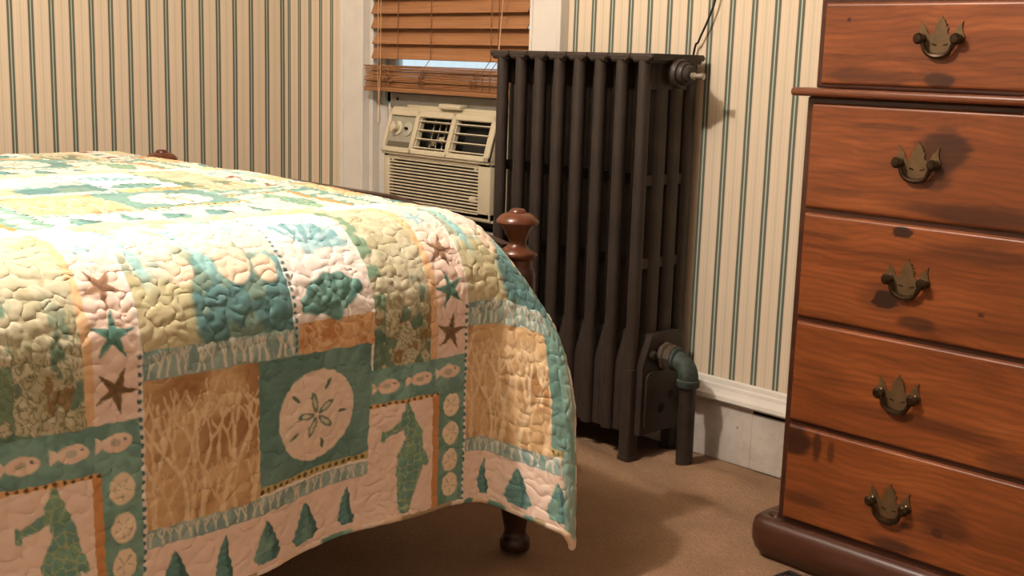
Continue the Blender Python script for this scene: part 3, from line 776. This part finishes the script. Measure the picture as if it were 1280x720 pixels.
    put(pl*sstep(.66, .70, fbm(s*44+3, t*30, 66))*sstep(.15, .25, b), C3(140, 108, 62), .8)
    put(R(.527, .541, -.05, .316), ORANGE)
    # stars
    put(R(.541, .607, -.05, .316), C3(240, 216, 202))
    for k, (pb, c0) in enumerate(((.042, PALEB*.95), (.128, C3(146, 112, 88)), (.198, C3(98, 144, 132)), (.272, C3(132, 106, 76)))):
        x, y = a-.572, b-pb; ang = np.arctan2(x, -y)+(.25, -.35, .2, -.15)[k]+tile*.3; rr_ = np.hypot(x, y)
        seg = np.mod(ang+np.pi/5, 2*np.pi/5)-np.pi/5
        ax_, ay_ = rr_*np.cos(seg), np.abs(rr_*np.sin(seg)); d = ay_-(.0075*np.clip(1-ax_/.036, -.2, 1)+.0006)
        put(aa(np.maximum(d, ax_-.034))*R(.541, .607, -.05, .316), c0); put(aa(np.maximum(ay_-.0011, ax_-.027))*R(.541, .607, -.05, .316), c0*.6, .7)
    put(R(.604, .612, .225, .6)*aa(np.hypot(np.mod(b, .0125)-.006, a-.608)-.0033), DTEAL)
    # fish band
    fb = R(.403, .607, .316, .380); mottled(fb, C3(132, 172, 162), C3(112, 152, 144), n1)
    for pa, pb in ((.440, .350), (.508, .347), (.571, .344)):
        x, y = a-pa, b-pb
        body = np.hypot(x/.023, y/.0125)-1; tail = np.maximum(np.abs(y)-(-x-.018)*.75, np.abs(x+.025)-.007)
        m = np.maximum(aa(body, .12), aa(tail)); put(fb*m, C3(238, 214, 194))
        put(fb*aa(np.hypot(x-.012, y+.003)-.0022), DTEAL); put(fb*aa(np.hypot((x+.003)/.008, y/.005)-1, .2), C3(150, 158, 138), .6)
    put(R(.403, .545, .378, .387), C3(226, 178, 122)); put(R(.403, .545, .378, .387)*aa(np.hypot(np.mod(a, .0125)-.006, b-.3825)-.0032), C3(96, 70, 46))
    put(R(.19, .403, .462, .474), C3(196, 176, 120)); put(R(.19, .403, .462, .474)*aa(np.hypot(np.mod(a, .0125)-.006, b-.468)-.0034), C3(96, 82, 52))
    # seahorse
    put(R(.403, .533, .387, .7), C3(240, 216, 200)); put(R(.533, .545, .387, .7), C3(206, 146, 92))
    sh = [cap((.479, .388), (.479, .410), .003, .011), cap((.479, .410), (.480, .425), .012, .014), cap((.472, .425), (.432, .440), .010, .005), cap((.430, .434), (.431, .448), .004, .004),
          cap((.482, .425), (.493, .450), .014, .017), cap((.493, .450), (.486, .492), .017, .029), cap((.486, .492), (.480, .530), .029, .022), cap((.480, .530), (.474, .575), .021, .013),
          cap((.508, .490), (.517, .505), .010, .006)]
    d = sh[0]
    for q in sh[1:]: d = np.minimum(d, q)
    d = d+.002*(n2-.5)*2; m = R(.403, .533, .387, .7)*aa(d); put(m, C3(112, 156, 142)); put(m*sstep(.45, .6, n1), C3(132, 170, 142), .8)
    f1, f2 = worley(s*70, t*60, 9); put(m*aa((f2-f1)-.09, .08), C3(196, 196, 142), .6)
    # small sand dollars
    sd = R(.545, .607, .380, .7); mottled(sd, C3(132, 172, 158), C3(112, 152, 138), n1)
    for pb in (.408, .462, .514, .560):
        x, y = a-.576, b-pb; rr_ = np.hypot(x/.0195, y/.0215); m = sd*aa(rr_-1, .1); put(m, C3(240, 222, 196))
        ang = np.arctan2(x, -y); put(m*aa(np.abs(np.cos(ang*2.5))-.22, .2)*aa(np.abs(rr_-.42)-.28, .1), C3(150, 160, 138), .8)
    # big sand dollar
    x, y = a-.299, b-.371; rr_ = np.hypot(x/.072, y/.076); m = dol*aa(rr_-1, .03); put(m, C3(240, 220, 202))
    ang = np.arctan2(x, -y)
    seg = np.mod(ang+.25+np.pi/5, 2*np.pi/5)-np.pi/5; q = rr_*.074; pxx, pyy = q*np.cos(seg), np.abs(q*np.sin(seg))
    pet = np.hypot((pxx-.021)/.017, pyy/.0062)-1; put(m*aa(pet, .15), C3(120, 142, 126)); put(m*aa(pet+.42, .15), C3(214, 206, 178))
    seg2 = np.mod(ang+.25+2*np.pi/5, 2*np.pi/5)-np.pi/5; put(m*aa(np.hypot((q*np.cos(seg2)-.052)/.010, q*np.sin(seg2)/.0032)-1, .2)*(np.cos(seg2) > .8), C3(112, 128, 112))
    # turret shells
    ts = R(0, .403, .505, .7); put(ts, C3(240, 216, 200))
    k = np.floor(a/.079); x = a-(k+.64)*.079; kk = np.mod(k.astype(np.int64)+tile, 3); bend = np.where(kk == 1, .010, -.002)
    y = (b-.516)/.068; xx = x-bend*(y-.5)**2*2+.004
    hw = np.where(kk == 1, .0170, .0290)*np.clip(y*1.02, 0, 1.0)**.75*(1+.05*np.cos(y*30))*np.where(y > .82, 1-(y-.82)*2.2, 1); d = np.maximum(np.abs(xx)-hw, np.abs(y-.5)*.068-.034)
    m = ts*aa(d)*(a < .395); put(m, C3(104, 150, 146)); put(m*aa(np.abs(np.mod(y*6+xx*30, 1)-.5)-.12, .2), C3(80, 118, 118), .7); put(m*(xx > hw*.35), C3(58, 88, 90), .6)
    put(m*sstep(.55, .7, n1), C3(140, 176, 160), .6)
    # yellow band and everything above it on the top keep the same repeat
    yb = R(0, .45, -.10, -.05); mottled(yb, YEL, C3(236, 206, 150), n1)
    # hem tint
    put(sstep(hem_s-.056, hem_s-.048, s)*(t > -.2), C3(138, 182, 174), .85)
    put(np.ones_like(s)*(n2-.35), C3(150, 140, 120), .12)
    return col

ss = np.concatenate([np.arange(-.40, .4175, .005), np.arange(.42, S_END, .0019), [S_END]])
tt = np.concatenate([np.linspace(T_FAR, -1.25, 40)[:-1], np.arange(-1.25, -.35, .004), np.arange(-.35, T_END, .0019), [T_END]])
S, T = np.meshgrid(ss, tt, indexing='ij')
P = surf(S, T)
du = np.gradient(P, axis=0); dv = np.gradient(P, axis=1); N = np.cross(du, dv); N /= np.linalg.norm(N, axis=-1, keepdims=True)+1e-9
if N[len(ss)//2, len(tt)//3, 2] < 0: N = -N
wx = (fbm(S*45, T*45, 71)-.5)*1.3; wy = (fbm(S*45+9, T*45, 72)-.5)*1.3
f1, f2 = worley(S*60+wx, T*68+wy, 4)
f1b, f2b = worley(S*31+wx, T*37+wy, 8)
puff = .55*np.sqrt(np.clip(1-(f1*1.15)**2, 0, 1))+.45*sstep(0, .6, f2b-f1b)
P = P+N*((puff-.5)*(.0036+.0012*sstep(.35, .15, T))+(fbm(S*9, T*9, 77)-.5)*.006)[..., None]
t = NT('quilt_cotton'); at = t.n('ShaderNodeAttribute', attribute_name='Col')
fine = t.noise(t.coord(), 600, 2); t.bump(fine, .1, .0006)
quilt_m = t.out(at.outputs['Color'], .85, 0, .2); t.b.inputs['Sheen Weight'].default_value = .1
qt = grid_obj('quilt', P, quilt_m, None, {'Col': quilt_color(S, T)})
tag(qt, 'quilted patchwork bedspread with teal, tan and cream seashell and seahorse blocks', 'quilt')
md = qt.modifiers.new('thickness', 'SOLIDIFY'); md.thickness = .006; md.offset = -1 if N[0, 0, 0] == N[0, 0, 0] else 1

# binding along the side hem and the foot edge
hem = [(s, len(tt)-1) for s in range(0, len(ss), 3)]+[(len(ss)-1, q) for q in range(len(tt)-1, -1, -3)]
pts = [Vector(P[i, j]) for i, j in hem]
bm = BM(); tube(bm, pts, .0072, 8)
seqc = [C3(236, 216, 200), C3(150, 186, 172), C3(238, 222, 208), C3(112, 150, 138), C3(232, 206, 176), C3(240, 222, 206), C3(170, 150, 118)]
bo = obj('binding', bm, quilt_m, qt, 3.2)
a_ = bo.data.attributes.new('Col', 'FLOAT_COLOR', 'POINT'); cc = np.ones((len(bo.data.vertices), 4), np.float32)
L_ = 0; random.seed(9); cur = 0; nxt = 0
for i, p in enumerate(pts):
    if i: L_ += (p-pts[i-1]).length
    if L_ > nxt: cur = random.randrange(len(seqc)); nxt = L_+random.uniform(.012, .045)
    cc[i*8:i*8+8, :3] = seqc[cur]
a_.data.foreach_set('color', cc.ravel())
